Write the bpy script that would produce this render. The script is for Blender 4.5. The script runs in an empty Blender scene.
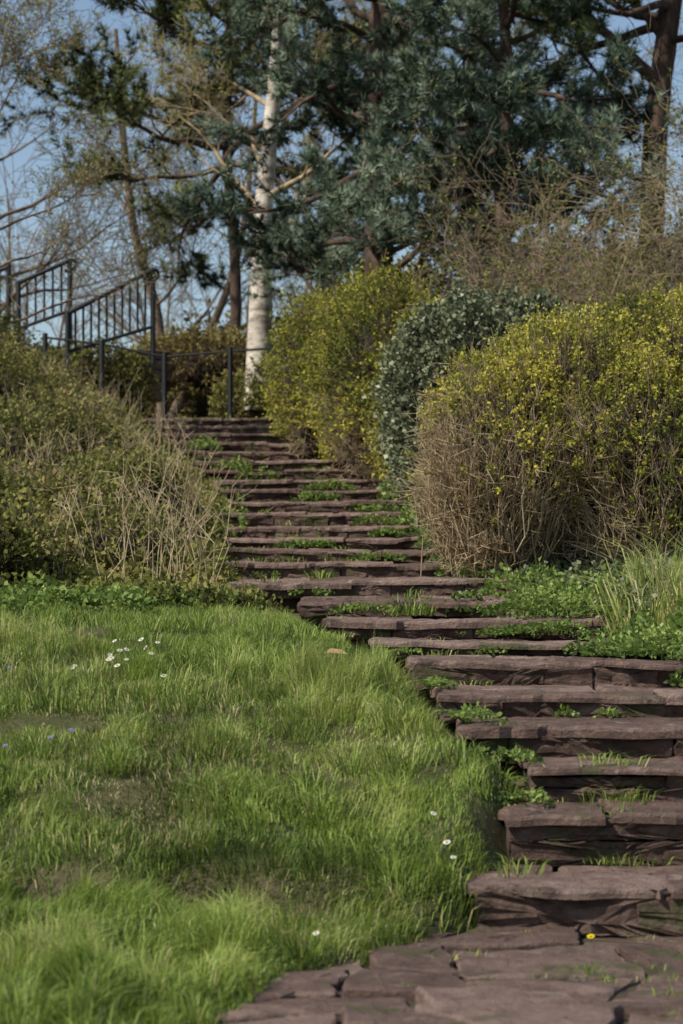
import bpy, math, random
import numpy as np
from mathutils import Vector
rng=np.random.default_rng(7); random.seed(7)
sc=bpy.context.scene
sc.view_settings.view_transform='Standard'
try: sc.view_settings.look='None'
except Exception: pass
sc.view_settings.exposure=0

# ------------------------------------------------------------------ helpers
def norm(a):
    return a/np.maximum(np.linalg.norm(a,axis=-1,keepdims=True),1e-9)
_g={}
def vnoise(x,y,s,seed):
    if seed not in _g: _g[seed]=np.random.default_rng(seed).random((256,256))
    g=_g[seed]
    x=np.asarray(x,float)/s+100; y=np.asarray(y,float)/s+100
    xi=np.floor(x).astype(int); yi=np.floor(y).astype(int)
    fx=x-xi; fy=y-yi; fx=fx*fx*(3-2*fx); fy=fy*fy*(3-2*fy)
    a=g[xi%256,yi%256]; b=g[(xi+1)%256,yi%256]; c=g[xi%256,(yi+1)%256]; d=g[(xi+1)%256,(yi+1)%256]
    return (a*(1-fx)+b*fx)*(1-fy)+(c*(1-fx)+d*fx)*fy
def n3(P,f,seed):
    r=np.random.default_rng(seed); out=0
    for i in range(6):
        k=r.normal(size=3); k=k/np.linalg.norm(k)*f*(.6+.9*r.random())
        out=out+np.sin(P@k+r.random()*6.28)
    return out/3.0
def mk(name,V,Fs,mat,rnd=None,parent=None,smooth=False):
    V=np.asarray(V,np.float32).reshape(-1,3)
    if not isinstance(Fs,list): Fs=[Fs]
    Fs=[np.asarray(f,np.int32) for f in Fs if len(f)]
    idx=np.concatenate([f.ravel() for f in Fs])
    tot=np.concatenate([np.full(len(f),f.shape[1],np.int32) for f in Fs])
    st=np.concatenate([[0],np.cumsum(tot)[:-1]]).astype(np.int32)
    me=bpy.data.meshes.new(name)
    me.vertices.add(len(V)); me.vertices.foreach_set('co',V.ravel())
    me.loops.add(len(idx)); me.loops.foreach_set('vertex_index',idx)
    me.polygons.add(len(tot)); me.polygons.foreach_set('loop_start',st)
    me.update(calc_edges=True)
    if rnd is not None:
        a=me.attributes.new('rnd','FLOAT','FACE'); a.data.foreach_set('value',np.asarray(rnd,np.float32))
    if smooth: me.polygons.foreach_set('use_smooth',np.ones(len(tot),bool))
    me.materials.append(mat)
    o=bpy.data.objects.new(name,me); sc.collection.objects.link(o)
    if parent: o.parent=parent
    return o
def empty(name):
    o=bpy.data.objects.new(name,None); sc.collection.objects.link(o); return o

def sticks(P0,P1,r0,r1,k=4):
    P0=np.asarray(P0,float);P1=np.asarray(P1,float)
    N=len(P0); D=norm(P1-P0)
    ref=np.where(np.abs(D[:,2:3])>.9,np.array([[1.,0,0]]),np.array([[0,0,1.]]))
    U=norm(np.cross(D,ref)); W=np.cross(D,U)
    V=np.zeros((N,2*k,3))
    for i in range(k):
        a=2*math.pi*i/k
        o=U*math.cos(a)+W*math.sin(a)
        V[:,i]=P0+o*np.reshape(r0,(-1,1)); V[:,k+i]=P1+o*np.reshape(r1,(-1,1))
    b=(np.arange(N)*2*k)[:,None]
    F=np.concatenate([b+np.array([[i,(i+1)%k,k+(i+1)%k,k+i]]) for i in range(k)],0)
    return V.reshape(-1,3),F
def segarr(segs):
    a=np.array(segs,float); return a[:,0:3],a[:,3:6],a[:,6],a[:,7]
def tube(pts,rad,k=12,rough=0.0,seed=0,sub=6):
    pts=np.array(pts,float); rad=np.array(rad,float)
    t=np.arange(len(pts)); tt=np.linspace(0,len(pts)-1,(len(pts)-1)*sub+1)
    def ci(v):
        out=[]
        for q in tt:
            i=min(int(q),len(pts)-2); f=q-i
            p0=v[max(i-1,0)];p1=v[i];p2=v[i+1];p3=v[min(i+2,len(pts)-1)]
            out.append(.5*((2*p1)+(-p0+p2)*f+(2*p0-5*p1+4*p2-p3)*f*f+(-p0+3*p1-3*p2+p3)*f**3))
        return np.array(out)
    P=ci(pts); R=np.interp(tt,t,rad)
    T=norm(np.gradient(P,axis=0)); ref=np.array([0,1.,0.1])
    U=norm(np.cross(T,ref)); W=np.cross(T,U); n=len(P); V=[]
    for i in range(k):
        a=2*math.pi*i/k
        o=U*math.cos(a)+W*math.sin(a)
        q=P+o*R[:,None]
        if rough: q=P+o*(R*(1+rough*n3(q,14,seed+3)))[:,None]
        V.append(q)
    V=np.stack(V,1).reshape(-1,3); F=[]
    for j in range(n-1):
        for i in range(k):
            F.append([j*k+i,j*k+(i+1)%k,(j+1)*k+(i+1)%k,(j+1)*k+i])
    return V,np.array(F)
def merge(parts):
    Vs=[];Fs=[];o=0
    for V,F in parts:
        Vs.append(V);Fs.append(F+o);o+=len(V)
    return np.concatenate(Vs),np.concatenate(Fs)
def leaves(P,D,L,W,fold=.18,r=rng):
    N=len(P); D=norm(D); S=norm(np.cross(D,r.normal(size=(N,3)))); Nn=np.cross(D,S)
    L=np.reshape(L,(-1,1))*np.ones((N,1));W=np.reshape(W,(-1,1))*np.ones((N,1))
    V=np.zeros((N,4,3)); V[:,0]=P; m=P+D*L*.45-Nn*L*fold
    V[:,1]=m+S*W*.5; V[:,2]=P+D*L; V[:,3]=m-S*W*.5
    F=(np.arange(N)*4)[:,None]+np.array([[0,1,2,3]])
    return V.reshape(-1,3),F
def needles(P,D,n,L,W,spread=.75,r=rng):
    P=np.repeat(P,n,0);D=np.repeat(D,n,0);N=len(P)
    D=norm(D*.65+r.normal(size=(N,3))*spread*.6)
    S=norm(np.cross(D,r.normal(size=(N,3)))); l=L*(.6+.6*r.random((N,1)))
    V=np.zeros((N,3,3)); V[:,0]=P+S*W*.5;V[:,1]=P-S*W*.5;V[:,2]=P+D*l
    return V.reshape(-1,3),(np.arange(N)*3)[:,None]+np.array([[0,1,2]])

# ------------------------------------------------------------------ materials
def newmat(name):
    m=bpy.data.materials.new(name); m.use_nodes=True; nt=m.node_tree; nt.nodes.clear()
    out=nt.nodes.new('ShaderNodeOutputMaterial'); return m,nt,out
def ramp(nt,cols,fac):
    r=nt.nodes.new('ShaderNodeValToRGB'); e=r.color_ramp.elements
    n=len(cols)
    e[0].position=0;e[0].color=(*cols[0],1);e[1].position=1;e[1].color=(*cols[-1],1)
    for i in range(1,n-1):
        x=e.new(i/(n-1)); x.color=(*cols[i],1)
    nt.links.new(fac,r.inputs[0]); return r
def leafmat(name,cols,transl=.3,rough=.5,gloss=False):
    m,nt,out=newmat(name)
    at=nt.nodes.new('ShaderNodeAttribute'); at.attribute_name='rnd'
    r=ramp(nt,cols,at.outputs['Fac'])
    if gloss:
        p=nt.nodes.new('ShaderNodeBsdfPrincipled'); p.inputs['Roughness'].default_value=rough
        p.inputs['Specular IOR Level'].default_value=.25
    else: p=nt.nodes.new('ShaderNodeBsdfDiffuse')
    nt.links.new(r.outputs[0],p.inputs[0])
    if transl<=0: nt.links.new(p.outputs[0],out.inputs[0]); return m
    t=nt.nodes.new('ShaderNodeBsdfTranslucent'); mx=nt.nodes.new('ShaderNodeMixShader'); mx.inputs[0].default_value=transl
    nt.links.new(r.outputs[0],t.inputs[0])
    nt.links.new(p.outputs[0],mx.inputs[1]);nt.links.new(t.outputs[0],mx.inputs[2]);nt.links.new(mx.outputs[0],out.inputs[0])
    return m
def noisemat(name,cols,scale=5,rough=.9,bump=.3,bscale=30,stretch=(1,1,1),attr=0.0,layers=(),spec=.25,bdist=.02):
    m,nt,out=newmat(name)
    tc=nt.nodes.new('ShaderNodeTexCoord'); mp=nt.nodes.new('ShaderNodeMapping'); mp.inputs['Scale'].default_value=stretch
    nt.links.new(tc.outputs['Object'],mp.inputs[0])
    n=nt.nodes.new('ShaderNodeTexNoise'); n.inputs['Scale'].default_value=scale; n.inputs['Detail'].default_value=8; n.inputs['Roughness'].default_value=.65
    nt.links.new(mp.outputs[0],n.inputs['Vector'])
    mr=nt.nodes.new('ShaderNodeMapRange'); mr.inputs[1].default_value=.3; mr.inputs[2].default_value=.7
    nt.links.new(n.outputs[0],mr.inputs[0]); fac=mr.outputs[0]
    if attr:
        at=nt.nodes.new('ShaderNodeAttribute'); at.attribute_name='rnd'
        mm=nt.nodes.new('ShaderNodeMix'); mm.data_type='FLOAT'; mm.inputs[0].default_value=attr
        nt.links.new(fac,mm.inputs[2]);nt.links.new(at.outputs['Fac'],mm.inputs[3]); fac=mm.outputs[0]
    r=ramp(nt,cols,fac); col=r.outputs[0]
    for moss in layers:
        n2=nt.nodes.new('ShaderNodeTexNoise'); n2.inputs['Scale'].default_value=moss[1]; n2.inputs['Detail'].default_value=8; n2.inputs['Roughness'].default_value=.65
        nt.links.new(tc.outputs['Object'],n2.inputs['Vector'])
        m2=nt.nodes.new('ShaderNodeMapRange'); m2.inputs[1].default_value=moss[2]; m2.inputs[2].default_value=moss[2]+.07; m2.inputs[4].default_value=moss[3]
        nt.links.new(n2.outputs[0],m2.inputs[0])
        mc=nt.nodes.new('ShaderNodeMix'); mc.data_type='RGBA'; mc.inputs[7].default_value=(*moss[0],1)
        nt.links.new(m2.outputs[0],mc.inputs[0]);nt.links.new(col,mc.inputs[6]); col=mc.outputs[2]
    p=nt.nodes.new('ShaderNodeBsdfPrincipled'); p.inputs['Roughness'].default_value=rough; p.inputs['Specular IOR Level'].default_value=spec
    nt.links.new(col,p.inputs['Base Color'])
    if bump:
        b=nt.nodes.new('ShaderNodeBump'); b.inputs['Strength'].default_value=bump; b.inputs['Distance'].default_value=bdist
        n4=nt.nodes.new('ShaderNodeTexNoise'); n4.inputs['Scale'].default_value=bscale; n4.inputs['Detail'].default_value=8; n4.inputs['Roughness'].default_value=.7
        nt.links.new(mp.outputs[0],n4.inputs['Vector'])
        nt.links.new(n4.outputs[0],b.inputs['Height']);nt.links.new(b.outputs[0],p.inputs['Normal'])
    nt.links.new(p.outputs[0],out.inputs[0]); return m

M_grass=leafmat('grass_blades',[(.05,.08,.017),(.135,.205,.036),(.24,.335,.058),(.38,.455,.11),(.58,.50,.26)],.38,.45,True)
M_ground=noisemat('soil_and_turf',[(.035,.038,.016),(.07,.07,.026),(.12,.09,.06)],3,1,.6,25)
M_tread=noisemat('sandstone_tread',[(.085,.052,.041),(.19,.125,.10),(.38,.275,.225)],6,.8,1,26,attr=.45,layers=(((.44,.36,.30),9,.59,.55),((.055,.034,.027),4.5,.59,.65),((.09,.105,.035),2.6,.56,.75)),bdist=.05)
M_riser=noisemat('sandstone_riser',[(.05,.032,.026),(.125,.08,.062),(.27,.185,.145)],11,.9,1,20,stretch=(1,1,1.3),attr=.35,layers=(((.30,.23,.185),14,.61,.5),((.075,.09,.03),3.,.54,.75)),bdist=.05)
M_soil=noisemat('joint_soil',[(.04,.03,.022),(.07,.055,.038),(.055,.065,.025)],8,1,.6,40)
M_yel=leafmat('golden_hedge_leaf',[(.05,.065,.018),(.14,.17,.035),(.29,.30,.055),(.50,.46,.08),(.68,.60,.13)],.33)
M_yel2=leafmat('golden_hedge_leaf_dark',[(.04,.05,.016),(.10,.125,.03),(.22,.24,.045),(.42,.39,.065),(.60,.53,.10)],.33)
M_ivy=leafmat('ivy_leaf',[(.03,.042,.022),(.095,.115,.058),(.18,.205,.11),(.33,.35,.22)],.15,.4,True)
M_weed=leafmat('weed_leaf',[(.05,.085,.022),(.13,.20,.045),(.22,.31,.07),(.35,.44,.12)],.35,.5,True)
M_bank=leafmat('bank_leaf',[(.03,.036,.015),(.085,.092,.028),(.17,.185,.048),(.29,.29,.09),(.40,.29,.14)],.33)
M_brownleaf=leafmat('russet_leaf',[(.06,.045,.025),(.16,.115,.055),(.25,.22,.075),(.42,.36,.14)],.3)
M_pine=leafmat('pine_needles_blue',[(.028,.042,.028),(.085,.12,.08),(.18,.235,.16),(.36,.42,.30)],0)
M_pine2=leafmat('pine_needles_olive',[(.025,.033,.015),(.08,.10,.038),(.17,.195,.08),(.30,.335,.15)],0)
M_fresh=leafmat('fresh_spring_leaf',[(.18,.19,.07),(.33,.34,.11),(.48,.46,.18)],.4)
M_twig=noisemat('twig_bark',[(.095,.07,.053),(.19,.14,.10),(.30,.23,.17)],20,.9,0)
M_twigp=noisemat('twig_pale',[(.20,.148,.085),(.37,.285,.17),(.54,.43,.28)],14,.9,0)
M_dry=noisemat('dry_stalk',[(.26,.20,.11),(.43,.34,.2),(.56,.46,.29)],6,.9,0)
M_bark=noisemat('pine_bark',[(.03,.021,.017),(.09,.06,.045),(.20,.135,.10)],6,.95,1,9,stretch=(1,1,.35),bdist=.05)
M_birch=noisemat('birch_bark',[(.06,.048,.04),(.38,.33,.27),(.66,.60,.51),(.75,.69,.6)],3,.8,.4,12,stretch=(1,1,2.4))
M_iron=noisemat('black_iron',[(.012,.013,.014),(.025,.026,.028)],20,.55,.1,80,spec=.5)
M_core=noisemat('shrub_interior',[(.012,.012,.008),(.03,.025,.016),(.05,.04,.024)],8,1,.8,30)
M_wall=noisemat('wall_stone',[(.10,.075,.06),(.19,.14,.11),(.27,.21,.17)],6,.9,.6,18,attr=.4)

# ------------------------------------------------------------------ layout (metres)
ST=[(8.35,.159,.52,1.75),(8.95,.344,.69,1.80),(9.4,.479,.76,1.85),(9.9,.616,.58,1.85),(10.5,.736,.45,1.85),(11.2,.853,.33,1.80),
(12.5,.928,.17,1.62),(13.8,1.026,-.07,1.58),(15.0,1.134,-.25,1.45),(16.2,1.267,-.55,1.10),(17.4,1.406,-.64,.78),(18.6,1.532,-.72,.72),
(19.8,1.656,-.80,.70),(21.0,1.791,-.86,.67),(22.2,1.939,-.92,.62),(23.4,2.098,-.98,.58),(24.6,2.259,-1.10,.52),(25.8,2.431,-1.26,.44),
(27.0,2.603,-1.46,.28),(28.2,2.772,-1.67,0.06),(29.4,2.952,-1.88,-.18),(30.6,3.134,-2.09,-.48),(31.8,3.323,-2.30,-.74),(33.0,3.515,-2.52,-.94),(34.2,3.714,-2.71,-1.12)]
sy=np.array([s[0] for s in ST]);sz=np.array([s[1] for s in ST])
TY=np.concatenate([[-30,8.2],sy,[36.5,60,120,500]])
TZ=np.concatenate([[0,0.0],sz,[3.95,5.0,6.0,6.0]])
LY=np.concatenate([[-30,2,5,6.5,7.6],sy,[36.5,60,500]])
LX=np.concatenate([[-3,-1.6,-.72,-.25,.15],[s[2] for s in ST],[-3.1,-6,-20]])
RY=np.concatenate([[-30,8.3],sy[1:],[36.5,60,500]])
RX=np.concatenate([[3.2,1.75],[s[3] for s in ST][1:],[-1.5,-4,-15]])
def xl(y): return np.interp(y,LY,LX)+.04*np.sin(np.asarray(y)*4.1)*np.interp(y,[8,9,40],[1,.6,.6])
def xr(y): return np.interp(y,RY,RX)
def ss(t): t=np.clip(t,0,1); return t*t*(3-2*t)
def ht(x,y):
    x=np.asarray(x,float);y=np.asarray(y,float)
    z=np.interp(y,TY,TZ); tl=xl(y)-x; tr=x-xr(y)
    slope=np.interp(y,[5,8,14,20,30,36,60],[.07,.07,.05,.15,.28,.36,.05])
    near=np.interp(y,[12,15,24,30],[0,.35,.35,0])
    bl=np.minimum(np.maximum(tl,0),4); L=slope*(np.maximum(bl-near,0)) - .02*bl*bl*np.interp(y,[10,20],[.3,1])
    br=np.minimum(np.maximum(tr,0),5); R=np.interp(y,[8,16,30,60],[.05,.10,.12,.02])*br
    e=ss(np.maximum(tl,tr)/.22)
    lump=.05*(vnoise(x,y,.5,11)-.5)+.06*(vnoise(x,y,1.7,12)-.5)
    lift=np.interp(y,[8,12,16,40],[.225,.215,.165,.165])
    return z-.22+e*lift+L+R+lump*e
def riser_h(n):
    dz=sz[n]-(sz[n-1] if n else 0.0)
    return dz*(1.0 if n==0 else .93 if n<8 else .75)
def tread_z(y):
    n=int(np.searchsorted(sy,y,side='right'))-1
    if n<0: return 0.0
    if n>=len(sy)-1: return sz[-1]+(y-sy[-1])*.05
    f=(y-sy[n])/(sy[n+1]-sy[n]); return sz[n]+f*(sz[n+1]-riser_h(n+1)-sz[n])
def surf(x,y):
    if xl(y)-.02<x<xr(y)+.02: return tread_z(y)
    return float(ht(x,y))

# ------------------------------------------------------------------ ground
def axis(segs):
    a=[]
    for lo,hi,st in segs: a+=list(np.arange(lo,hi,st))
    return np.array(a+[segs[-1][1]])
gx=axis([(-400,-40,40),(-40,-8,4),(-8,-3,.25),(-3,2.6,.05),(2.6,8,.3),(8,40,4),(40,400,40)])
gy=axis([(-60,2,4),(2,16,.08),(16,38,.15),(38,60,1.5),(60,500,40)])
X,Y=np.meshgrid(gx,gy,indexing='ij'); Z=ht(X,Y)
nx,ny=X.shape; I=np.arange(nx*ny).reshape(nx,ny)
F=np.stack([I[:-1,:-1],I[1:,:-1],I[1:,1:],I[:-1,1:]],-1).reshape(-1,4)
mk('ground',np.stack([X,Y,Z],-1).reshape(-1,3),F,M_ground,smooth=True)

# ------------------------------------------------------------------ stone pieces
class Acc:
    def __init__(s): s.V=[];s.F=[];s.r=[]
def slab(A,corners,zf,th,bev,rv,step=.05,jit=.006,zj=.003,vertical=None,wav=0.0,edge=.3):
    pts=[];n=len(corners);ph=random.random()*50
    for i in range(n):
        a=np.array(corners[i],float);b=np.array(corners[(i+1)%n],float);ln=np.linalg.norm(b-a);m=max(1,int(ln/step))
        nr=np.array([b[1]-a[1],a[0]-b[0]])/max(ln,1e-6)
        for j in range(m):
            p=a+(b-a)*(j/m)+np.array([random.gauss(0,jit),random.gauss(0,jit)])
            if wav: p=p+nr*wav*(2*float(vnoise(p[0]+ph,p[1],.13,91))-1.2)
            if wav and random.random()<.05: p=p-nr*random.uniform(.008,.028)
            pts.append(p)
    pts=np.array(pts);c=pts.mean(0);k=len(pts);o=len(A.V)
    d=c-pts; d=d/np.maximum(np.linalg.norm(d,axis=1,keepdims=True),1e-6)
    def put(p,dz,j):
        for q in p:
            z=zf(q[0],q[1])-dz+random.gauss(0,j)
            if vertical is None: A.V.append((q[0],q[1],z))
            else: A.V.append(vertical(q[0],q[1],z))
    put(pts,th,0);put(pts,bev*1.1,zj);put(pts+d*bev*.35,bev*.35,zj);put(pts+d*bev*1.2,0,zj)
    for l in range(3):
        for i in range(k):
            A.F.append([o+l*k+i,o+l*k+(i+1)%k,o+(l+1)*k+(i+1)%k,o+(l+1)*k+i]);A.r.append(rv if l==0 else min(1.2,rv+edge))
    put(pts*.45+c*.55,0,zj*1.3)
    for i in range(k):
        A.F.append([o+3*k+i,o+3*k+(i+1)%k,o+4*k+(i+1)%k,o+4*k+i]);A.r.append(rv)
    A.F.append([o+4*k+i for i in range(k)]);A.r.append(rv)
def fin(A,name,mat,parent=None,smooth=False):
    me=bpy.data.meshes.new(name); me.from_pydata([tuple(v) for v in A.V],[],A.F); me.update()
    a=me.attributes.new('rnd','FLOAT','FACE');a.data.foreach_set('value',np.array(A.r,np.float32))
    me.materials.append(mat);o=bpy.data.objects.new(name,me);sc.collection.objects.link(o)
    if parent:o.parent=parent
    return o
steps=empty('stone_steps')
T=Acc();R=Acc();C=Acc()
for n in range(len(ST)):
    y0=ST[n][0];y1=ST[n+1][0] if n<len(ST)-1 else 36.6
    a=ST[n][2]-(.06 if n<9 else .2)+random.uniform(-.05,.05);b=ST[n][3]+.15; rh=riser_h(n); z0=sz[n]
    sk=random.uniform(-.05,.05)
    sag=random.uniform(-.016,.016); ph=random.random()*6
    zt0=z0-.045; zt1=tread_z(y1-.001)-.03; zb=z0-rh-.15
    o=len(C.V)
    for (yy,zz) in ((y0+.09,zb),(y0+.09,zt0),(y1+.12,zt1),(y1+.12,zb)):
        C.V+= [(a+.03,yy,zz),(b,yy,zz)]
    for i in range(4):
        j=(i+1)%4; C.F.append([o+2*i,o+2*i+1,o+2*j+1,o+2*j]);C.r.append(.5)
    C.F+=[[o,o+2,o+4,o+6],[o+1,o+3,o+5,o+7]];C.r+=[.5,.5]
    yy=y0-.022; row=0
    while yy<y1-.05:
        dd=random.uniform(.36,.46) if row==0 else random.uniform(.3,.5)
        if y1-(yy+dd)<.2: dd=y1-yy+.02
        x=a
        while x<b-.05:
            w=random.uniform(.4,1.2) if row==0 else random.uniform(.35,.8)
            if b-(x+w)<.3: w=b-x
            g=random.uniform(.002,.008) if row==0 else random.uniform(.012,.03)
            jy=random.uniform(-.024,.018) if row==0 else 0
            dz=random.uniform(-.016,.008)-(.01 if row else 0)
            tl=random.uniform(-.026,.026)
            xc=x+w/2
            def zf(px,py,dz=dz,tl=tl,xc=xc): return tread_z(max(py,y0+.001) if py<y1 else y1-.001)+dz+tl*(px-xc)+sag*math.sin(px*2+ph)+.018*(float(vnoise(px,py,.2,92))-.5)
            if row==0 or random.random()>.12:
                s2=lambda q:sk*(q-(a+b)/2)
                slab(T,[(x+g,yy+jy+s2(x)),(x+w-g,yy+jy+s2(x+w)+random.uniform(-.02,.02)),(x+w-g,yy+dd-g),(x+g+random.uniform(-.02,.02),yy+dd-g)],zf,(.030+random.uniform(-.006,.018)) if row==0 else .05,.014,random.uniform(.05,1),zj=.003,jit=.004,wav=.026 if row==0 else .01)
            x+=w
        yy+=dd;row+=1
    h=rh-.025
    courses=1 if h<.085 else random.choice([1,1,2])
    hs=[h] if courses==1 else [h*(q:=random.uniform(.4,.6)),h*(1-q)]
    zc=z0-rh-.02
    for hh in hs:
        x=a+.02
        hh2=hh+ (.02 if hh is hs[0] else 0)
        while x<b-.03:
            w=random.uniform(.18,.85)
            if b-(x+w)<.12:w=b-x
            off=random.uniform(-.012,.012)
            yf=y0-.004+off
            slab(R,[(x+.001,zc+.001),(x+w-.001,zc+.001+random.uniform(-.004,.004)),(x+w-.001,zc+hh2-.002),(x+.001,zc+hh2-.002+random.uniform(-.006,.003))],
                 lambda px,pz:.034*(float(vnoise(px,pz,.07,93))-.5),.12,.008,random.random(),step=.025,jit=.003,zj=.004,edge=.1,vertical=lambda px,pz,d,yf=yf:(px,yf-d+sk*(px-(a+b)/2),pz))
            x+=w
        zc+=hh2
fin(C,'core',M_soil,steps);fin(T,'treads',M_tread,steps);fin(R,'risers',M_riser,steps)

# landing of crazy paving
def warp(p):
    x,y=p; k=min(1,max(0,(8.38-y)/.35))
    return (x+.30*(float(vnoise(x,y,.55,95))-.5),y+k*.34*(float(vnoise(x,y,.6,96))-.5)+k*.05*math.sin(x*2.3))
P_=Acc();yy=2.0
while yy<8.36:
    dd=random.uniform(.2,.5)
    if 8.38-(yy+dd)<.2: dd=8.40-yy
    x=float(xl(yy))-.6+random.uniform(0,.3)
    while x<3.2:
        w=random.uniform(.25,.95)
        dz=random.uniform(-.016,.010);tx=random.uniform(-.02,.02);ty=random.uniform(-.02,.04);xc=x+w/2;yc=yy+dd/2
        g=random.uniform(.006,.016)
        if random.random()<.5 and w>.45:
            m=w*random.uniform(.35,.65); e=random.uniform(-.16,.16)
            ps=[[(x+g,yy+g),(x+m+e-g,yy+g),(x+m-e-g,yy+dd-g),(x+g,yy+dd-g)],
                [(x+m+e+g,yy+g),(x+w-g,yy+g),(x+w-g,yy+dd-g),(x+m-e+g,yy+dd-g)]]
        else: ps=[[(x+g,yy+g),(x+w-g,yy+g),(x+w-g,yy+dd-g),(x+g,yy+dd-g)]]
        for p in ps:
            q_=random.uniform(-.006,.006)
            slab(P_,[warp(v) for v in p],lambda a_,b_,dz=dz+q_:dz+tx*(a_-xc)+ty*(b_-yc)+.02*(float(vnoise(a_,b_,.15,94))-.5),.07,.010,random.uniform(0,1),jit=.004,zj=.0025,wav=.016)
        x+=w
    yy+=dd
path=fin(P_,'stone_path',M_tread)
bx=[-3.2,3.4];by=[1.9,8.5]
mk('joint_bed',[(bx[0],by[0],-.028),(bx[1],by[0],-.028),(bx[1],by[1],-.028),(bx[0],by[1],-.028)],np.array([[0,1,2,3]]),M_soil,parent=path)

# ------------------------------------------------------------------ grass
def blades(x,y,z,L,W,lean,leandir,rnd):
    N=len(x);B=np.stack([x,y,z],-1)
    az=rng.random(N)*2*math.pi
    S=np.stack([np.cos(az),np.sin(az),np.zeros(N)],-1)
    la=leandir+rng.normal(0,.8,N)
    H=np.stack([np.cos(la),np.sin(la),np.zeros(N)],-1)
    up=np.array([[0,0,1.]])
    L=L[:,None];W=W[:,None];ln=lean[:,None]
    m=B+up*L*.6*np.sqrt(np.maximum(1-ln*ln*.3,.2))+H*L*ln*.3
    t=B+up*L*(1-.45*ln)+H*L*ln*.95
    V=np.zeros((N,5,3));V[:,0]=B-S*W*.5;V[:,1]=B+S*W*.5;V[:,2]=m+S*W*.4;V[:,3]=m-S*W*.4;V[:,4]=t
    b=(np.arange(N)*5)[:,None]
    return V.reshape(-1,3),[b+np.array([[0,1,2,3]]),b+np.array([[3,2,4]])],np.concatenate([rnd,rnd])
def grassfield(name,N,ylo,yhi,xlof,xhif,Lf,wbase,power=1.0,dirt=False,drybias=0.0):
    y=ylo+(yhi-ylo)*rng.random(N)**power
    lo=xlof(y);hi=xhif(y);x=lo+(hi-lo)*rng.random(N)
    keep=vnoise(x,y,.14,21)*.75+vnoise(x,y,.5,22)*.5>rng.random(N)*.75
    if dirt:
        yc=12.1+.6*(vnoise(x,y*0,.8,23)-.5)
        band=np.exp(-((y-yc)/.5)**2)*ss((-.45-x)/.4)
        keep&=rng.random(N)>band*1.2*(vnoise(x,y,.25,24)+.3)
    x=x[keep];y=y[keep];n=len(x)
    z=ht(x,y)-.01
    tuft=vnoise(x,y,.17,31);big=vnoise(x,y,.7,36);mid=vnoise(x,y,.36,37)
    L=Lf(x,y)*(.2+1.5*tuft**2+.35*mid)*(.5+.9*big)*(.6+.7*rng.random(n))
    if dirt: L=L*(1-.45*np.exp(-((y-11.6)/.8)**2)*ss((-.3-x)/.4))
    W=wbase*(.7+.6*rng.random(n))
    ld=vnoise(x,y,.3,32)*14
    col=-.16+.42*vnoise(x,y,.6,33)+.42*(mid-.3)+.50*tuft+rng.normal(0,.15,n)+drybias*.4
    dry=rng.random(n)<(.03+.22*(vnoise(x,y,.8,35)>.6)+drybias)
    col=np.where(dry,.82+.18*rng.random(n),np.clip(col,0,.8))
    V,F,r=blades(x,y,z,L,W,np.clip(.6+.3*rng.normal(size=n),.05,1.1),ld,col)
    return mk(name,V,F,M_grass,r)
g1=grassfield('grass_lawn',340000,4.6,14.6,lambda y:-.145*y-.8,lambda y:xl(y)+.03,
   lambda x,y:(.068+.04*(vnoise(x,y,1.3,41)>.6)+.03*vnoise(x,y,.8,42))*np.interp(y,[10,14],[1,.75])*np.clip(.5+(xl(y)-x)*2,.5,1),.0038,1.15,True)
g2=grassfield('grass_bank',38000,14.3,36,lambda y:xl(y)-2.2-.02*y,lambda y:xl(y)+.02,
   lambda x,y:.06+.05*vnoise(x,y,.8,43),.008)
g3=grassfield('grass_verge',22000,8.4,36,lambda y:xr(y)-.03,lambda y:xr(y)+1.3,
   lambda x,y:.05+.05*vnoise(x,y,.8,44),.007,1,False,.25)

def tuft(cx,cy,n,R,L,W,dry=0):
    a=rng.random(n)*6.283;q=rng.random(n)**.7*R
    x=cx+np.cos(a)*q;y=cy+np.sin(a)*q
    z=np.array([surf(x[i],y[i]) for i in range(n)])-.005
    lean=np.clip(.35+.4*rng.random(n)+.3*q/R,.1,1.1)
    H=a+rng.normal(0,.5,n)
    return blades(x,y,z,L*(.5+.6*rng.random(n)),np.full(n,W),lean,H,np.clip(.45+dry+.2*rng.normal(size=n),0,1))
tl=[]
for (cx,cy,n,R_,L_,W_,dr) in [(1.72,13.5,160,.22,.55,.009,.3),(2.0,13.2,180,.25,.66,.009,.4),(1.9,14.3,180,.3,.62,.009,.4),(1.5,14.9,70,.2,.35,.009,.3),(1.05,9.38,90,.14,.11,.005,0),(1.12,9.36,60,.1,.1,.005,0),
    (1.0,8.93,40,.1,.07,.004,0),(1.1,8.92,40,.12,.06,.004,0),(-.22,12.3,90,.12,.16,.005,0),(-.1,8.8,120,.14,.2,.006,0),(.1,10.2,100,.15,.16,.006,0),
    (.42,14.95,110,.16,.13,.008,0),(-.15,17.3,60,.1,.11,.01,0),(.62,8.62,60,.1,.10,.005,0),(.3,7.95,30,.08,.06,.004,0),(.75,7.4,24,.06,.05,.004,0),(.95,7.0,16,.05,.04,.004,0)]:
    tl.append(tuft(cx,cy,n,R_,L_,W_,dr))
for i in range(90):
    yy=random.uniform(5.5,13.5);x=random.uniform(-.15*yy,float(xl(yy))-.1);tl.append(tuft(x,yy,80,random.uniform(.06,.15),random.uniform(.10,.19),.0045,random.uniform(-.25,.15)))
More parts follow.
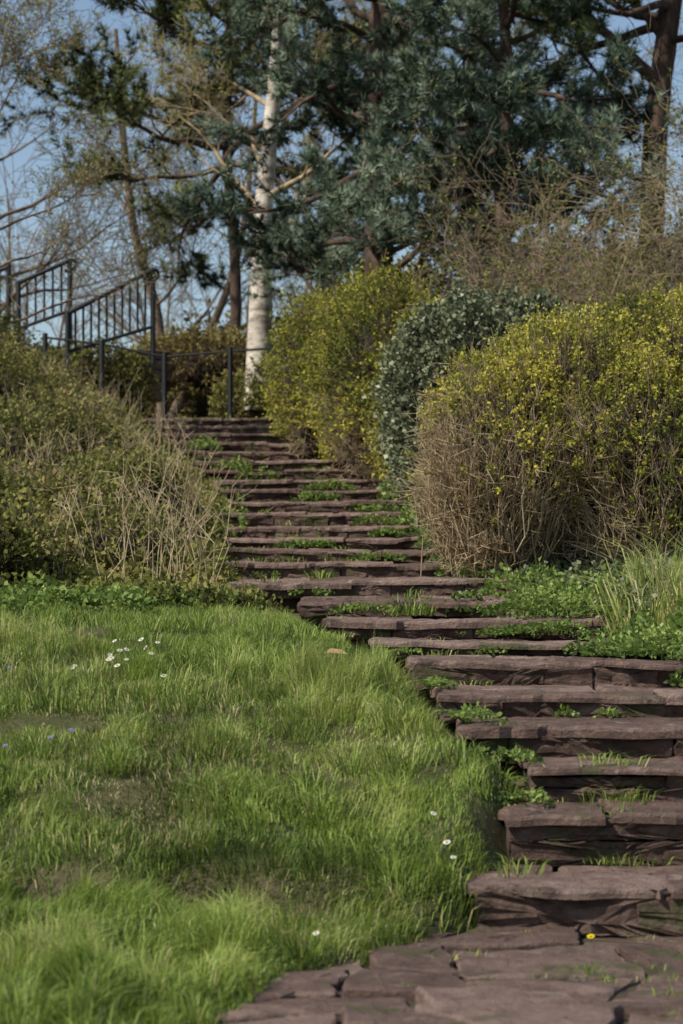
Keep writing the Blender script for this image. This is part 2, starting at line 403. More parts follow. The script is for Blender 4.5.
for i in range(40):
    n=random.randrange(1,25);yy=ST[n][0]-random.uniform(.02,.1);a=float(xl(yy));b=float(xr(yy))
    u=random.random(); x=a+(b-a)*(u**2.5 if random.random()<.6 else 1-u**2.5)
    s=.004+.0002*yy
    tl.append(tuft(x,yy,random.randint(15,50),random.uniform(.04,.16),.03+.002*yy,s,.1))
for i in range(26):
    x=random.uniform(.1,1.4);yy=random.uniform(6.4,8.3);tl.append(tuft(x,yy,random.randint(6,18),random.uniform(.02,.08),.03,.0035,.1))
o=0;Vs=[];F4=[];F3=[];r4=[]
for V,F,r in tl:
    Vs.append(V);F4.append(F[0]+o);F3.append(F[1]+o);o+=len(V);r4.append(r[:len(r)//2])
rr=np.concatenate(r4)
mk('grass_tufts',np.concatenate(Vs),[np.concatenate(F4),np.concatenate(F3)],M_grass,np.concatenate([rr,rr]))

# ------------------------------------------------------------------ leafy weeds (low)
def weedpatch(cx,cy,rx,ry,n,h,L):
    a=rng.random(n)*6.283;q=np.sqrt(rng.random(n));x=cx+np.cos(a)*q*rx;y=cy+np.sin(a)*q*ry
    k=vnoise(x,y,.11,52)+.35*rng.random(n)>.5
    x=x[k];y=y[k];a=a[k];q=q[k];n=len(x)
    z=np.array([surf(x[i],y[i]) for i in range(n)])
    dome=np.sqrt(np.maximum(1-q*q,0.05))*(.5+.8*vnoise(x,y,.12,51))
    z=z+dome*h*(.4+.6*rng.random(n))
    P=np.stack([x,y,z],-1);D=np.stack([np.cos(a)*.6,np.sin(a)*.6-.2,np.full(n,.35)],-1)+rng.normal(size=(n,3))*.5
    V,F=leaves(P,D,L*(.6+.7*rng.random(n)),L*.75*(.6+.6*rng.random(n)))
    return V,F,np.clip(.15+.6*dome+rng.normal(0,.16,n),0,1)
wl=[]
for w in [(1.3,14.5,.45,.4,2400,.16,.032),(1.7,14.9,.5,.5,2000,.26,.036),(1.2,13.7,.42,.14,1000,.10,.03),(.75,13.73,.2,.07,180,.04,.028),(1.62,12.0,.42,.55,3600,.13,.03),(1.85,12.7,.35,.5,1600,.24,.04),(1.75,11.1,.25,.3,900,.09,.028),(1.5,12.44,.36,.12,700,.11,.03),(1.72,10.4,.15,.2,350,.07,.026),(1.0,15.0,.35,.15,500,.1,.035),
    (.5,24.2,.12,1.2,700,.16,.045),(.66,21.6,.14,1.2,800,.18,.045),(.75,19.3,.14,1.1,700,.18,.045),(.95,17.2,.25,.7,900,.2,.045),(1.2,15.9,.28,.5,1000,.22,.04),(2.0,15.5,.6,.6,1200,.18,.045),
    (-.15,25.7,.3,.1,400,.1,.045),(-.25,24.5,.25,.1,300,.1,.045),(.2,23.3,.2,.1,220,.1,.045),(-.3,19.7,.25,.08,340,.09,.04),(.15,14.92,.22,.07,320,.07,.03),(-.2,16.13,.16,.06,160,.07,.03),(.35,22.1,.25,.08,260,.1,.04),(.4,20.9,.2,.08,200,.08,.04),(.3,18.5,.2,.08,180,.08,.04),
    (.35,12.45,.07,.04,70,.06,.026),(.76,12.46,.1,.04,70,.03,.03),(.97,10.46,.05,.03,50,.07,.026),(1.15,10.46,.05,.03,40,.05,.026),
    (-1.25,27.9,.2,.12,200,.15,.05),(-.95,26.9,.25,.12,180,.15,.05),(.66,9.6,.14,.22,600,.09,.024),(.58,10.1,.12,.2,300,.08,.024),(.70,9.2,.1,.14,260,.07,.024),(.42,11.0,.1,.2,200,.05,.024),
    (-.55,17.35,.12,.08,100,.07,.035),(-.95,21,.1,.8,250,.12,.045),(-1.05,23,.12,.9,250,.12,.045),(-1.7,30,.2,.8,350,.2,.055),(-.1,31,.2,.8,350,.2,.055),(.25,29,.2,1,350,.2,.055),
    (.3,8.32,.05,.05,40,.05,.02),(-.66,13.2,.35,.4,350,.05,.028),(-1.9,14.0,.5,.5,1300,.2,.045),(-1.5,14.2,.4,.4,1000,.15,.04),(-1.2,14.8,.4,.4,900,.12,.04),(-.8,15.3,.3,.5,700,.08,.035)]:
    wl.append(weedpatch(*w))
V,F=merge([(a,b) for a,b,c in wl]);mk('weeds',V,F,M_weed,np.concatenate([c for a,b,c in wl]))

# ferns by the edge of the steps
def fern(cx,cy,nf,L):
    z=surf(cx,cy);parts=[]
    for i in range(nf):
        a=i/nf*6.28+random.uniform(-.3,.3);l=L*random.uniform(.7,1.1);t=np.linspace(0,1,22)
        h=np.stack([np.cos(a)*t*l*.85,np.sin(a)*t*l*.85,l*(.95*t-.75*t*t)],-1)+np.array([cx,cy,z])
        T_=norm(np.gradient(h,axis=0));S=norm(np.cross(T_,[0,0,1.]))
        wd=l*.24*np.sin(np.pi*(.12+.85*t))
        for sgn in (-1,1):
            parts.append(leaves(h,S*sgn+T_*.45,wd,l*.055,.05))
        parts.append(sticks(h[:-1],h[1:],np.full(21,.0015),np.full(21,.0012),3))
    return merge(parts)
fp=[fern(*f) for f in [(.62,9.75,9,.20),(.66,9.35,8,.16),(.52,10.2,8,.17),(.40,10.8,7,.15),(1.72,11.6,9,.22),(1.6,12.3,9,.24),(1.85,12.2,9,.28),(1.55,13.9,8,.26),(.6,8.85,6,.12),(.22,11.9,7,.14)]]
V,F=merge(fp);mk('ferns',V,F,M_weed,np.clip(.5+.15*rng.normal(size=len(F)),0,1))

# ------------------------------------------------------------------ shrubs
def bush(name,lobes,nsh,npl,L,W,shL,mat,seed,core=.78,bare=None,wob=.12,up=.5,twign=0,twmat=None,gap=0.0,bright=.45):
    r=np.random.default_rng(seed);par=empty(name)
    lob=[(np.array(c,float),np.array(q,float)) for c,q in lobes]
    ar=np.array([q[0]*q[2]+q[1]*q[2]+q[0]*q[1] for c,q in lob]);ar=ar/ar.sum()
    def radf(c,q,u,s=1): 
        Pw=c+q*u
        return 1+wob*n3(Pw,3.0/1,seed)+wob*.6*n3(Pw,9,seed+1)
    Ps=[];Ds=[]
    for (c,q),w in zip(lob,ar):
        n=int(nsh*w*1.3);u=norm(r.normal(size=(n,3)));u=u[u[:,2]>-.55]
        P=c+q*u*(radf(c,q,u)*(.82+.22*r.random(len(u))))[:,None]
        ok=P[:,2]>ht(P[:,0],P[:,1])+.02
        for c2,q2 in lob:
            if c2 is c: continue
            ok&=(((P-c2)/q2)**2).sum(1)>.72
        if gap: ok&=n3(P,5,seed+7)>-1+gap
        if bare is not None: ok&=r.random(len(P))>bare(P,u)
        P=P[ok];u=u[ok]; D=norm(u/q*q.mean()+np.array([0,0,up])+r.normal(size=P.shape)*.35)
        Ps.append(P);Ds.append(D)
    P=np.concatenate(Ps);D=np.concatenate(Ds);n=len(P)
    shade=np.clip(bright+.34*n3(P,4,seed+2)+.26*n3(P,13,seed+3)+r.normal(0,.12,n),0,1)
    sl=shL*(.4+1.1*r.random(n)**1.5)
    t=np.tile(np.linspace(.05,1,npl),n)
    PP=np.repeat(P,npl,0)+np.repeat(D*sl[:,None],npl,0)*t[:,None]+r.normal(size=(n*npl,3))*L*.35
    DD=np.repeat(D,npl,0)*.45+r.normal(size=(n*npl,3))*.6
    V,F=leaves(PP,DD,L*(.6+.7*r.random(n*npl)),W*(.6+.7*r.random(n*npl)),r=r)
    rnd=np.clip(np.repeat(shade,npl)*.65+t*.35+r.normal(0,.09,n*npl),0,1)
    mk('foliage',V,F,mat,rnd,parent=par)
    V,F=sticks(P-D*.15,P+D*sl[:,None],np.full(n,.0035),np.full(n,.0015),3);mk('stems',V,F,M_twig,parent=par)
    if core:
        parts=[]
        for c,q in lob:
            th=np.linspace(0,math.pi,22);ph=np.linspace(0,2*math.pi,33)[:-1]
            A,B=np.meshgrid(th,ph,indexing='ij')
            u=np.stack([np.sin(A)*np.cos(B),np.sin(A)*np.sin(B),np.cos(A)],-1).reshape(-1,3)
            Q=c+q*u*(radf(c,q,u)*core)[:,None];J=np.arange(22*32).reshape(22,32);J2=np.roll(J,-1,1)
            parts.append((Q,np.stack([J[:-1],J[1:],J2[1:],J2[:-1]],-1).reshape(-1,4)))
        V,F=merge(parts);mk('dark_core',V,F,M_core,parent=par,smooth=True)  # added solid dark shell, no real branches; blocks the view through the foliage
    if twign:
        ends=[]
        for (c,q),w in zip(lob,ar):
            m=int(twign*w);u=norm(r.normal(size=(m,3)));u[:,1]=-np.abs(u[:,1]);u=u[(u[:,2]>-.8)]
            rad=radf(c,q,u)
            p1=c+q*u*(rad*(.88+.24*r.random(len(u))))[:,None]
            p0=c+q*u*(rad*(.6+.15*r.random(len(u))))[:,None]-np.array([0,0,1])*(.18+.3*r.random((len(u),1)))+r.normal(size=u.shape)*.08
            ok=(r.random(len(u))<(bare(p1,u) if bare is not None else 1)+.07)&(p1[:,2]>ht(p1[:,0],p1[:,1]))
            for c2,q2 in lob:
                if c2 is not c: ok&=(((p1-c2)/q2)**2).sum(1)>.6
            ends.append((p0[ok],p1[ok]))
        p0=np.concatenate([e[0] for e in ends]);p1=np.concatenate([e[1] for e in ends]);m=len(p0)
        mid=(p0+p1)/2+r.normal(size=(m,3))*.045
        parts=[sticks(p0,mid,np.full(m,.006),np.full(m,.0045),3),sticks(mid,p1,np.full(m,.0045),np.full(m,.002),3)]
        for k in range(4):
            s=mid+(p1-mid)*r.random((m,1));e=s+norm(norm(p1-p0)+r.normal(size=(m,3))*.55)*(.06+.14*r.random((m,1)))
            parts.append(sticks(s,e,np.full(m,.003),np.full(m,.0015),3))
        V,F=merge(parts);mk('bare_twigs',V,F,twmat or M_twigp,parent=par)
    return par
def bare1(P,u):
    top=2.72-.50*(P[:,0]-.5)+.36*n3(P,3.2,77)+.24*n3(P,8,78)
    return np.clip(1/(1+np.exp((P[:,2]-top)*4.5)),0,.95)
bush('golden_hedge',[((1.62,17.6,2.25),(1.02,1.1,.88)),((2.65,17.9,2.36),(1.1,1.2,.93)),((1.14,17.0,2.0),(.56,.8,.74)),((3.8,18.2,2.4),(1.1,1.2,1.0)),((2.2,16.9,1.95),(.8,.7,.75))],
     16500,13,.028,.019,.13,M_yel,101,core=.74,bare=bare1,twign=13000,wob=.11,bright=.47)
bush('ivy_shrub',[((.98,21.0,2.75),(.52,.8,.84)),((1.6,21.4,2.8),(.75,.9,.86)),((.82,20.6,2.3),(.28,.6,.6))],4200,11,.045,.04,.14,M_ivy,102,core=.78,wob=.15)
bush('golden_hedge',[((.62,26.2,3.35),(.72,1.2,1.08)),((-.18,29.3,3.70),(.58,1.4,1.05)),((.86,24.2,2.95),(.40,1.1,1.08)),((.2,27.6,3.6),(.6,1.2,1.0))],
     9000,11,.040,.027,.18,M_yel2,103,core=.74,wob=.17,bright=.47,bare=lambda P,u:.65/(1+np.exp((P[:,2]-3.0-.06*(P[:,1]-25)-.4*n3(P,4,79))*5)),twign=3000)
def zb(x,y): return float(ht(x,y))
bush('russet_shrub',[((-2.1,38.0,4.75),(.75,.8,.65)),((-1.3,38.6,4.6),(.6,.7,.6)),((-2.9,38.4,4.7),(.6,.7,.5))],1700,9,.06,.045,.18,M_brownleaf,104,core=.5,wob=.2)
bush('bramble_shrub',[((-1.5,36.9,4.1),(.35,.4,.35)),((-1.0,36.4,4.2),(.35,.4,.4)),((-3.7,36.2,4.35),(.7,.4,.45)),((-4.6,36.6,4.5),(.6,.5,.4))],1900,9,.055,.045,.16,M_bank,105,core=.6,wob=.2)
bush('holly_shrub',[((.9,36.5,4.9),(1.4,1.0,1.1)),((3.2,35,5.0),(2.0,1.0,1.2)),((5.5,34,5.0),(1.8,1.0,1.3)),((-.6,41,4.8),(1.2,1,.8))],3600,9,.08,.06,.24,M_pine2,106,core=.7,wob=.22)
bush('bramble_shrub',[((-3.3,22.5,2.45),(.55,.8,.36)),((-3.3,20.0,2.0),(.5,.8,.3)),((-3.0,25.0,2.75),(.5,.9,.34)),((-4.3,27.5,3.35),(.7,1.0,.7)),((-4.9,30.5,4.0),(.8,1.0,.75)),((-3.6,29.5,3.45),(.4,.9,.35))],
     4600,9,.045,.032,.24,M_bank,107,core=.58,wob=.32,gap=.22,bright=.38)
bush('laurel_shrub',[((-2.7,17.5,1.70),(.45,.6,.28)),((-2.1,19.0,1.80),(.4,.6,.23)),((-2.3,15.8,1.42),(.4,.5,.22)),((-1.7,17.2,1.5),(.35,.5,.15)),((-1.9,21,2.05),(.4,.8,.2))],2700,9,.048,.032,.17,M_bank,108,core=.6,wob=.32,bright=.4)

# ground cover on the bank (mixed)
n=14500
y=14.4+21.3*rng.random(n)**.9; t=rng.random(n)**.8*(2.6+.0*y); x=xl(y)-.05-t
keep=vnoise(x,y,.4,61)+.3*rng.random(n)>.38
x=x[keep];y=y[keep];n=len(x);z=ht(x,y);npl=10
h=(.05+.36*vnoise(x,y,.5,62)**1.6)*(.4+.8*rng.random(n))*np.clip(.22+.6*(xl(y)-x),0,1)*np.interp(y,[14,17],[.5,1])
D=norm(np.stack([rng.normal(0,.4,n),rng.normal(0,.4,n)-.1,np.ones(n)],-1))
tt=np.tile(np.linspace(.15,1,npl),n);B=np.stack([x,y,z],-1)
PP=np.repeat(B,npl,0)+np.repeat(D*h[:,None],npl,0)*tt[:,None]+rng.normal(size=(n*npl,3))*.03
DD=np.repeat(D,npl,0)*.3+rng.normal(size=(n*npl,3))*.7
V,F=leaves(PP,DD,.042*(.6+.8*rng.random(n*npl)),.028*(.6+.8*rng.random(n*npl)))
base=np.repeat(-.15+1.15*vnoise(x,y,.7,63)+.4*(vnoise(x,y,.25,67)-.5),npl)
mk('bank_groundcover',V,F,M_bank,np.clip(base*.75+tt*.25+rng.normal(0,.1,n*npl),0,1))
# ivy under the hedge
n=5200;y=13.6+16*rng.random(n);x=xr(y)+.02+1.1*rng.random(n)**1.3;z=ht(x,y);h=.05+.16*vnoise(x,y,.5,66)
P=np.stack([x,y,z+h*rng.random(n)],-1);P=np.repeat(P,6,0)+rng.normal(size=(n*6,3))*.035
V,F=leaves(P,rng.normal(size=P.shape)+[0,-.4,.4],.045*(.6+.7*rng.random(len(P))),.036)
mk('ivy_groundcover',V,F,M_ivy,np.clip(.45+.25*rng.normal(size=len(P)),0,1))
# dry stalks
n=1250;y=15.6+18.5*rng.random(n);x=xl(y)-.3-2.4*rng.random(n)
keep=vnoise(x,y,.8,64)>.45;x=x[keep];y=y[keep];n=len(x);z=ht(x,y)
h=.25+.5*rng.random(n);B=np.stack([x,y,z],-1)
D=norm(np.stack([rng.normal(0,.32,n),rng.normal(0,.32,n),np.ones(n)],-1));m=B+D*h[:,None]*.55
D2=norm(D+rng.normal(size=(n,3))*.35);e=m+D2*h[:,None]*.5
parts=[sticks(B,m,np.full(n,.005),np.full(n,.004),3),sticks(m,e,np.full(n,.004),np.full(n,.002),3)]
for k in range(3):
    s=m+(e-m)*rng.random((n,1));q=s+norm(D2+rng.normal(size=(n,3))*.6)*(.08+.12*rng.random((n,1)));parts.append(sticks(s,q,np.full(n,.003),np.full(n,.0015),3))
V,F=merge(parts);mk('dry_stalks',V,F,M_dry)

# ------------------------------------------------------------------ branching
def rv(s): return Vector((random.gauss(0,s),random.gauss(0,s),random.gauss(0,s)))
def grow(segs,tips,p,d,L,r,lvl,mx,c):
    n=c['n'][lvl];sl=L/n;rr=r
    for i in range(n):
        d=(d+rv(c['wob'][lvl])+Vector((0,0,c['g'][lvl]))).normalized()
        q=p+d*sl*random.uniform(.8,1.2);r2=max(r*(1-(i+1)/n*.85),c['rmin'])
        segs.append((*p,*q,rr,r2))
        if lvl==mx: tips.append((*q,*d,(i+1)/n))
        elif i>=c['start'][lvl]:
            m=c['ch'][lvl];m=int(m)+(random.random()<m-int(m))
            for _ in range(m):
                a=rv(1);a=(a-a.dot(d)*d).normalized()
                if c.get('flat'): a.z*=.4
                ang=random.uniform(*c['ang'])
                nd=(d*math.cos(ang)+a*math.sin(ang)).normalized()
                grow(segs,tips,p.lerp(q,random.random()),nd,L*random.uniform(*c['rat']),r2*.65,lvl+1,mx,c)
        p=q;rr=r2
def segmesh(name,segs,mat,par,thick=.03):
    P0,P1,r0,r1=segarr(segs);b=r0>thick;parts=[]
    if b.any(): parts.append(sticks(P0[b],P1[b],r0[b],r1[b],7))
    s=~b
    if s.any(): parts.append(sticks(P0[s],P1[s],r0[s],r1[s],3))
    V,F=merge(parts);return mk(name,V,F,mat,parent=par,smooth=True)
def pine(name,trunk,rads,z0,z1,nl,L,mat,needn,seed,dens=1.0,nL=.13,nW=.013,extra=None,dirbias=None,branchmat=None):
    random.seed(seed);r=np.random.default_rng(seed);par=empty(name)
    V,F=tube(trunk,rads,14,.07,seed);mk('trunk',V,F,M_bark,parent=par,smooth=True)
    tp=np.array(trunk);zz=tp[:,2];segs=[];tips=[]
    c=dict(n=[7,4,3],wob=[.16,.22,.28],g=[.06,.10,.16],rmin=.005,start=[3,1,0],ch=[2.3*dens,1.9*dens,0],ang=(.45,1.0),rat=(.26,.42),flat=True)
    for i in range(nl):
        f=(i+random.random())/nl;z=z0+(z1-z0)*f
        p=Vector((np.interp(z,zz,tp[:,0]),np.interp(z,zz,tp[:,1]),z));a=i*2.4+random.uniform(-.4,.4)
        d=Vector((math.cos(a),math.sin(a),random.uniform(-.4,.2)))
        if dirbias: d+=Vector(dirbias)
        ll=L(f)*random.uniform(.65,1.2)
        grow(segs,tips,p,d.normalized(),ll,.02+.018*ll,0,2,c)
    if extra: 
        for e in extra: grow(segs,tips,Vector(e[0]),Vector(e[1]).normalized(),e[2],e[3],0,2,c)
    segmesh('limbs',segs,branchmat or M_bark,par)
    t=np.array(tips);P=t[:,:3];D=t[:,3:6]
    keep=t[:,6]>.3;P=P[keep];D=D[keep]
    nn=needn;V,F=needles(P,D,nn,nL,nW,r=r)
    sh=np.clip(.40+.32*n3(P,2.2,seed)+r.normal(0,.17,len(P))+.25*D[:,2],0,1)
    mk('needles',V,F,mat,np.clip(np.repeat(sh,nn)+r.normal(0,.1,len(P)*nn),0,1),parent=par)
    return par
pine('pine_tree',[(.5,33.2,3.8),(.52,33.2,6),(.45,33.1,8),(.62,33,10),(.7,33,12)],[.22,.19,.17,.14,.08],4.8,11.6,50,lambda f:2.5-1.0*abs(f-.3),M_pine,24,201,nL=.15,nW=.015,dirbias=(.25,-.15,0))
pine('pine_tree',[(2.05,31.5,3.6),(2.1,31.5,6),(2.15,31.4,8),(2.0,31.4,10)],[.12,.10,.08,.05],5.2,10.2,34,lambda f:2.1-.7*f,M_pine,24,202,nL=.15,nW=.015)
pine('pine_tree',[(-1.8,40,4.3),(-1.75,40,6.5),(-1.9,40,9),(-1.7,40,13)],[.10,.09,.08,.05],7.6,12.6,34,lambda f:3.1-1.2*f,M_pine2,26,203,nL=.17,nW=.018,dirbias=(-.25,0,-.1))
pine('pine_tree',[(4.35,33,3.6),(4.22,33,5.2),(4.28,33,7.4),(4.5,33,9.3),(4.9,33,12)],[.22,.18,.165,.15,.09],8.7,12,18,lambda f:3.1-1.0*f,M_pine2,24,204,nL=.15,nW=.015,dirbias=(-.7,0,0),
     extra=[((4.33,33,8.2),(-.9,-.1,.35),2.6,.10),((4.3,33,7.6),(-.8,-.2,.1),2.2,.05),((4.4,33,8.8),(-.7,.1,.7),2.6,.07)])

def broad(name,trunks,seed,tmat,bmat,nb,Lr,leaf=None,leafn=1,cfg=None,lz=.3,leafsize=.05):
    random.seed(seed);r=np.random.default_rng(seed);par=empty(name);segs=[];tips=[];parts=[]
    c=cfg or dict(n=[7,5,4,3],wob=[.14,.18,.22,.25],g=[.05,.03,.0,-.02],rmin=.004,start=[2,1,0,0],ch=[1.2,1.25,1.2,0],ang=(.35,.9),rat=(.4,.62))
    for pts,rad in trunks:
        parts.append(tube(pts,rad,12,.05,seed));tp=np.array(pts);n=len(tp)
        for i in range(nb):
            f=lz+(1-lz)*(i+random.random())/nb;q=f*(n-1);j=min(int(q),n-2);g=q-j
            p=Vector(tp[j]*(1-g)+tp[j+1]*g);rr=np.interp(q,np.arange(n),rad)
            a=i*2.4+random.random();d=Vector((math.cos(a),math.sin(a),random.uniform(.3,1.)))
            grow(segs,tips,p,d.normalized(),Lr*(1.1-.6*f)*random.uniform(.7,1.2),rr*.4,0,len(c['n'])-1,c)
    V,F=merge(parts);mk('trunk',V,F,tmat,parent=par,smooth=True);segmesh('branches',segs,bmat,par)
    if leaf:
        t=np.array(tips);t=t[r.random(len(t))<leafn]
        P=np.repeat(t[:,:3],4,0)+r.normal(size=(len(t)*4,3))*.03
        V,F=leaves(P,r.normal(size=P.shape)+[0,0,.3],leafsize,leafsize*.65,r=r);mk('young_leaves',V,F,leaf,r.random(len(P)),parent=par)
    return par
broad('birch_tree',[([(-1.27,36.5,4.0),(-1.22,36.5,5.6),(-1.17,36.5,7.1),(-1.0,36.5,9.1),(-.8,36.5,12)],[.21,.18,.14,.10,.05])],301,M_birch,M_twigp,14,3.0,M_fresh,.25,lz=.4)
broad('bare_tree',[([(-3.4,46,4.5),(-3.5,46,6.5),(-4.0,46,8.5),(-4.3,46,12)],[.12,.10,.08,.04]),([(-3.3,46,4.5),(-2.6,46,6.0),(-1.9,46,8.0),(-1.6,46,11)],[.09,.08,.06,.03])],302,M_twig,M_twig,11,3.2,M_fresh,.2,lz=.15)
broad('bare_tree',[([(-6.2,42,4.5),(-6.1,42,7),(-6.6,42,9),(-6.2,42,12)],[.13,.11,.08,.04])],303,M_twig,M_twig,24,3.4,M_fresh,.25,lz=.1)
broad('bare_tree',[([(2.5,44,4.5),(2.6,44,7),(2.3,44,10),(2.8,44,14)],[.2,.17,.12,.04])],305,M_twig,M_twig,14,4.2,M_fresh,.3,lz=.2)
broad('hawthorn_tree',[([(-4.6,31,3.9),(-4.5,31,5.6),(-4.7,31,7.2),(-4.4,31,9)],[.08,.07,.05,.02])],306,M_twig,M_twig,17,2.1,M_fresh,.25,lz=.12,leafsize=.04)
# tangle of bare shrubs on the right
random.seed(9);par=empty('bare_thicket');segs=[];tips=[]
c=dict(n=[7,5,4],wob=[.16,.24,.28],g=[-.06,-.05,-.05],rmin=.003,start=[2,0,0],ch=[2.0,1.5,0],ang=(.3,1.0),rat=(.35,.6))
for i in range(70):
    x=random.uniform(1.6,5.2);y=random.uniform(23.5,29.5);p=Vector((x,y,zb(x,y)+.4))
    grow(segs,tips,p,Vector((random.gauss(0,.4),random.gauss(-.1,.3),1)).normalized(),random.uniform(1.7,3.1)*(.82+.07*(x-1.9)),.016,0,2,c)
sg=segs;h=len(sg)//2
segmesh('stems',sg[:h],M_twigp,par);segmesh('dark_stems',sg[h:],M_twig,par)
t=np.array(tips);t=t[rng.random(len(t))<.28];P=np.repeat(t[:,:3],3,0)+rng.normal(size=(len(t)*3,3))*.03
V,F=leaves(P,rng.normal(size=P.shape)+[0,0,.3],.045,.03);mk('young_leaves',V,F,M_bank,.3+.4*rng.random(len(P)),parent=par)
# distant woodland mass
segs=[];tips=[];random.seed(15)
c=dict(n=[6,4,3],wob=[.1,.2,.25],g=[.03,.03,.0],rmin=.010,start=[1,0,0],ch=[1.9,1.6,0],ang=(.3,.9),rat=(.35,.55))
for i in range(56):
    x=random.uniform(-22,22);y=random.uniform(58,80);grow(segs,tips,Vector((x,y,4.8)),Vector((random.gauss(0,.1),0,1)).normalized(),random.uniform(4,7.5),.08,0,2,c)
par=empty('distant_trees');segmesh('branches',segs,M_twig,par)
bush('distant_hedge',[((x,50+3*math.sin(x),5.2),(2.2,1.2,1.0+.4*math.sin(x*1.7))) for x in range(-14,15,3)],4000,7,.12,.09,.3,M_brownleaf,401,core=.8,wob=.2)

# ------------------------------------------------------------------ iron railings
def bar(parts,p,q,r,k=8): parts.append(sticks(np.array([p]),np.array([q]),np.array([r]),np.array([r]),k))
def rail(name,A,B,hb,hA,hB,nb,curl=True):
    A=np.array(A,float);B=np.array(B,float);parts=[]
    up=np.array([0,0,1.])
    bar(parts,A+up*hA,B+up*hB,.034);bar(parts,A+up*hb,B+up*hb,.026)
    for i in range(nb+1):
        p=A+(B-A)*i/nb;h=hA+(hB-hA)*i/nb
        e=i in(0,nb)
        bar(parts,p+up*(-.5 if e else hb),p+up*(h+(.03 if e else 0)),.038 if e else .019,4 if e else 6)
    if curl:
        d=(B-A)/np.linalg.norm(B-A);q=B+up*hB
        prev=q
        for k in range(1,9):
            a=k/8*math.pi*1.3;cur=q+d*math.sin(a)*.10+up*(-(1-math.cos(a))*.08);bar(parts,prev,cur,.026,6);prev=cur
    V,F=merge(parts);return mk(name,V,F,M_iron)
rail('iron_railing',(-4.0,35.3,4.70),(-2.80,35.9,5.14),.06,.62,.90,11)
rail('iron_railing',(-4.85,36.3,5.15),(-4.1,36.5,5.45),.06,.75,.82,6)
rail('iron_railing',(-5.8,36.2,5.0),(-5.0,36.3,5.2),.06,.75,.95,6,False)
parts=[];tops=[]
for px in (-4.29,-3.47,-2.56,-1.61,-.95):
    yy=35.0;z0_=zb(px,yy);ztop={-4.29:5.0,-3.47:4.90,-2.56:4.72,-1.61:4.80,-.95:4.85}[px]
    bar(parts,(px,yy,z0_-.2),(px,yy,ztop),.038,4);tops.append(np.array((px,yy,ztop-.06)))
for a,b in zip(tops[:-1],tops[1:]): bar(parts,a,b,.018,6)
V,F=merge(parts);mk('post_and_rail_fence',V,F,M_iron)
A=Acc();random.seed(4);zc=4.2
for k in range(6):
    x=-3.9
    while x<-2.7:
        w=random.uniform(.2,.4);top=4.68+.35*(x+4.04)
        if zc+.15<top+.12:
            slab(A,[(x,zc),(x+w-.01,zc),(x+w-.01,zc+.15),(x,zc+.15)],lambda a_,b_:0.,.25,.015,random.random(),vertical=lambda px,pz,d:(px,36.9+(px+3.4)*.6-d,pz))
        x+=w
    zc+=.16
fin(A,'stone_wall',M_wall)

# ------------------------------------------------------------------ small flowers, leaf
def flowers(name,pts,pr,colp,colc,h=.07):
    V=[];F=[];r=[]
    for (x,y) in pts:
        z0_=surf(x,y);c=np.array((x,y,z0_+h));nrm=norm(np.array([random.gauss(0,.3),-.5,1.]));u=norm(np.cross(nrm,[1,0,.1]));w=np.cross(nrm,u);pp=pr*random.uniform(.7,1.1)
        k=12
        for i in range(k):
            a=2*math.pi*i/k;d=u*math.cos(a)+w*math.sin(a);s=-u*math.sin(a)+w*math.cos(a);b=len(V)
            V+=[c+d*pp*.2,c+d*pp*.75+s*pp*.2,c+d*pp+nrm*pp*.1,c+d*pp*.75-s*pp*.2];F.append([b,b+1,b+2,b+3]);r.append(0)
        b=len(V);V+=[c+nrm*.004+(u*math.cos(i*1.047)+w*math.sin(i*1.047))*pp*.32 for i in range(6)];F.append(list(range(b,b+6)));r.append(1)
        b=len(V);V+=[c-[.0015,0,h],c+[.0015,0,-h],c+[.0015,0,0],c-[.0015,0,0]];F.append([b,b+1,b+2,b+3]);r.append(.5)
    A=Acc();A.V=V;A.F=F;A.r=r
    m=leafmat(name+'_mat',[colp,(.1,.18,.04),colc],.2);return fin(A,name,m)
random.seed(2)
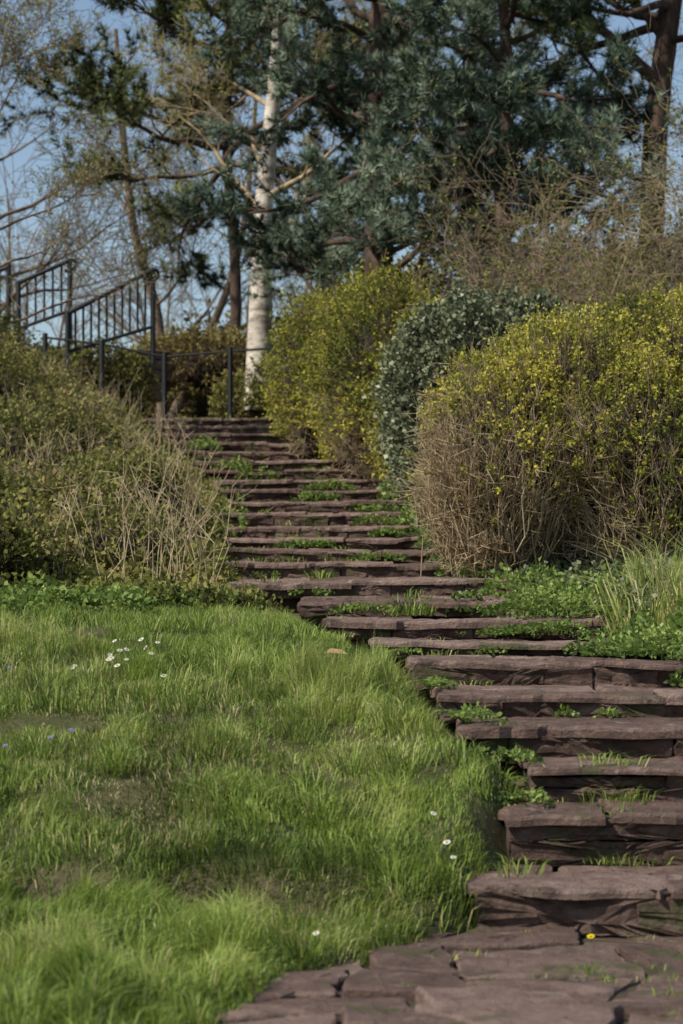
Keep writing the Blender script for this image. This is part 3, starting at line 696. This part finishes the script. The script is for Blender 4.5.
flowers('daisies',[(random.uniform(-1.15,-.82),random.uniform(10.2,11.0)) for i in range(14)]+[(.33,8.7),(.37,8.5),(.39,8.45),(-.08,7.6),(-.75,10.2)],.014,(.78,.78,.75),(.6,.45,.05),.08)
flowers('dandelion',[(.83,8.05)],.018,(.7,.55,.03),(.7,.5,.03),.02)
flowers('violets',[(-1.05,9.4),(-1.28,9.2),(-1.12,9.3),(-1.4,10.2)],.012,(.2,.2,.5),(.3,.3,.6))
A=Acc();c0=np.array((-.03,10.8,surf(-.03,10.8)+.11))
for i,(a,b) in enumerate([(-.05,0),(-.02,.02),(.03,.018),(.06,0),(.03,-.018),(-.02,-.02)]): A.V.append(tuple(c0+[a,b,.012*math.cos(a*40)+b*.5]))
A.F=[[0,1,2,3],[0,3,4,5]];A.r=[1,1];fin(A,'fallen_leaf',leafmat('fallen_leaf_mat',[(.4,.26,.14),(.42,.28,.15)],.1))

# ------------------------------------------------------------------ light
sd=Vector((-.58,-.34,.74)).normalized()
el=math.asin(sd.z);az=math.atan2(sd.x,sd.y)
w=bpy.data.worlds.new('World');sc.world=w;w.use_nodes=True;nt=w.node_tree
bg=nt.nodes['Background'];sk=nt.nodes.new('ShaderNodeTexSky');sk.sky_type='NISHITA';sk.sun_disc=False;sk.sun_elevation=el;sk.sun_rotation=az
nt.links.new(sk.outputs[0],bg.inputs[0]);bg.inputs[1].default_value=.12
L=bpy.data.lights.new('sun','SUN');L.energy=5.0;L.angle=math.radians(.5);L.color=(1,.93,.82)
o=bpy.data.objects.new('sun',L);sc.collection.objects.link(o);o.rotation_euler=sd.to_track_quat('Z','Y').to_euler()
# ------------------------------------------------------------------ camera
cam=bpy.data.cameras.new('camera');co=bpy.data.objects.new('camera',cam);sc.collection.objects.link(co)
co.location=(0,0,1.14);co.rotation_euler=(math.radians(90),0,0);cam.lens=85;cam.shift_y=.0859;cam.clip_start=.1;cam.clip_end=2000
cam.dof.use_dof=True;cam.dof.focus_distance=13.0;cam.dof.aperture_fstop=4.5
sc.camera=co
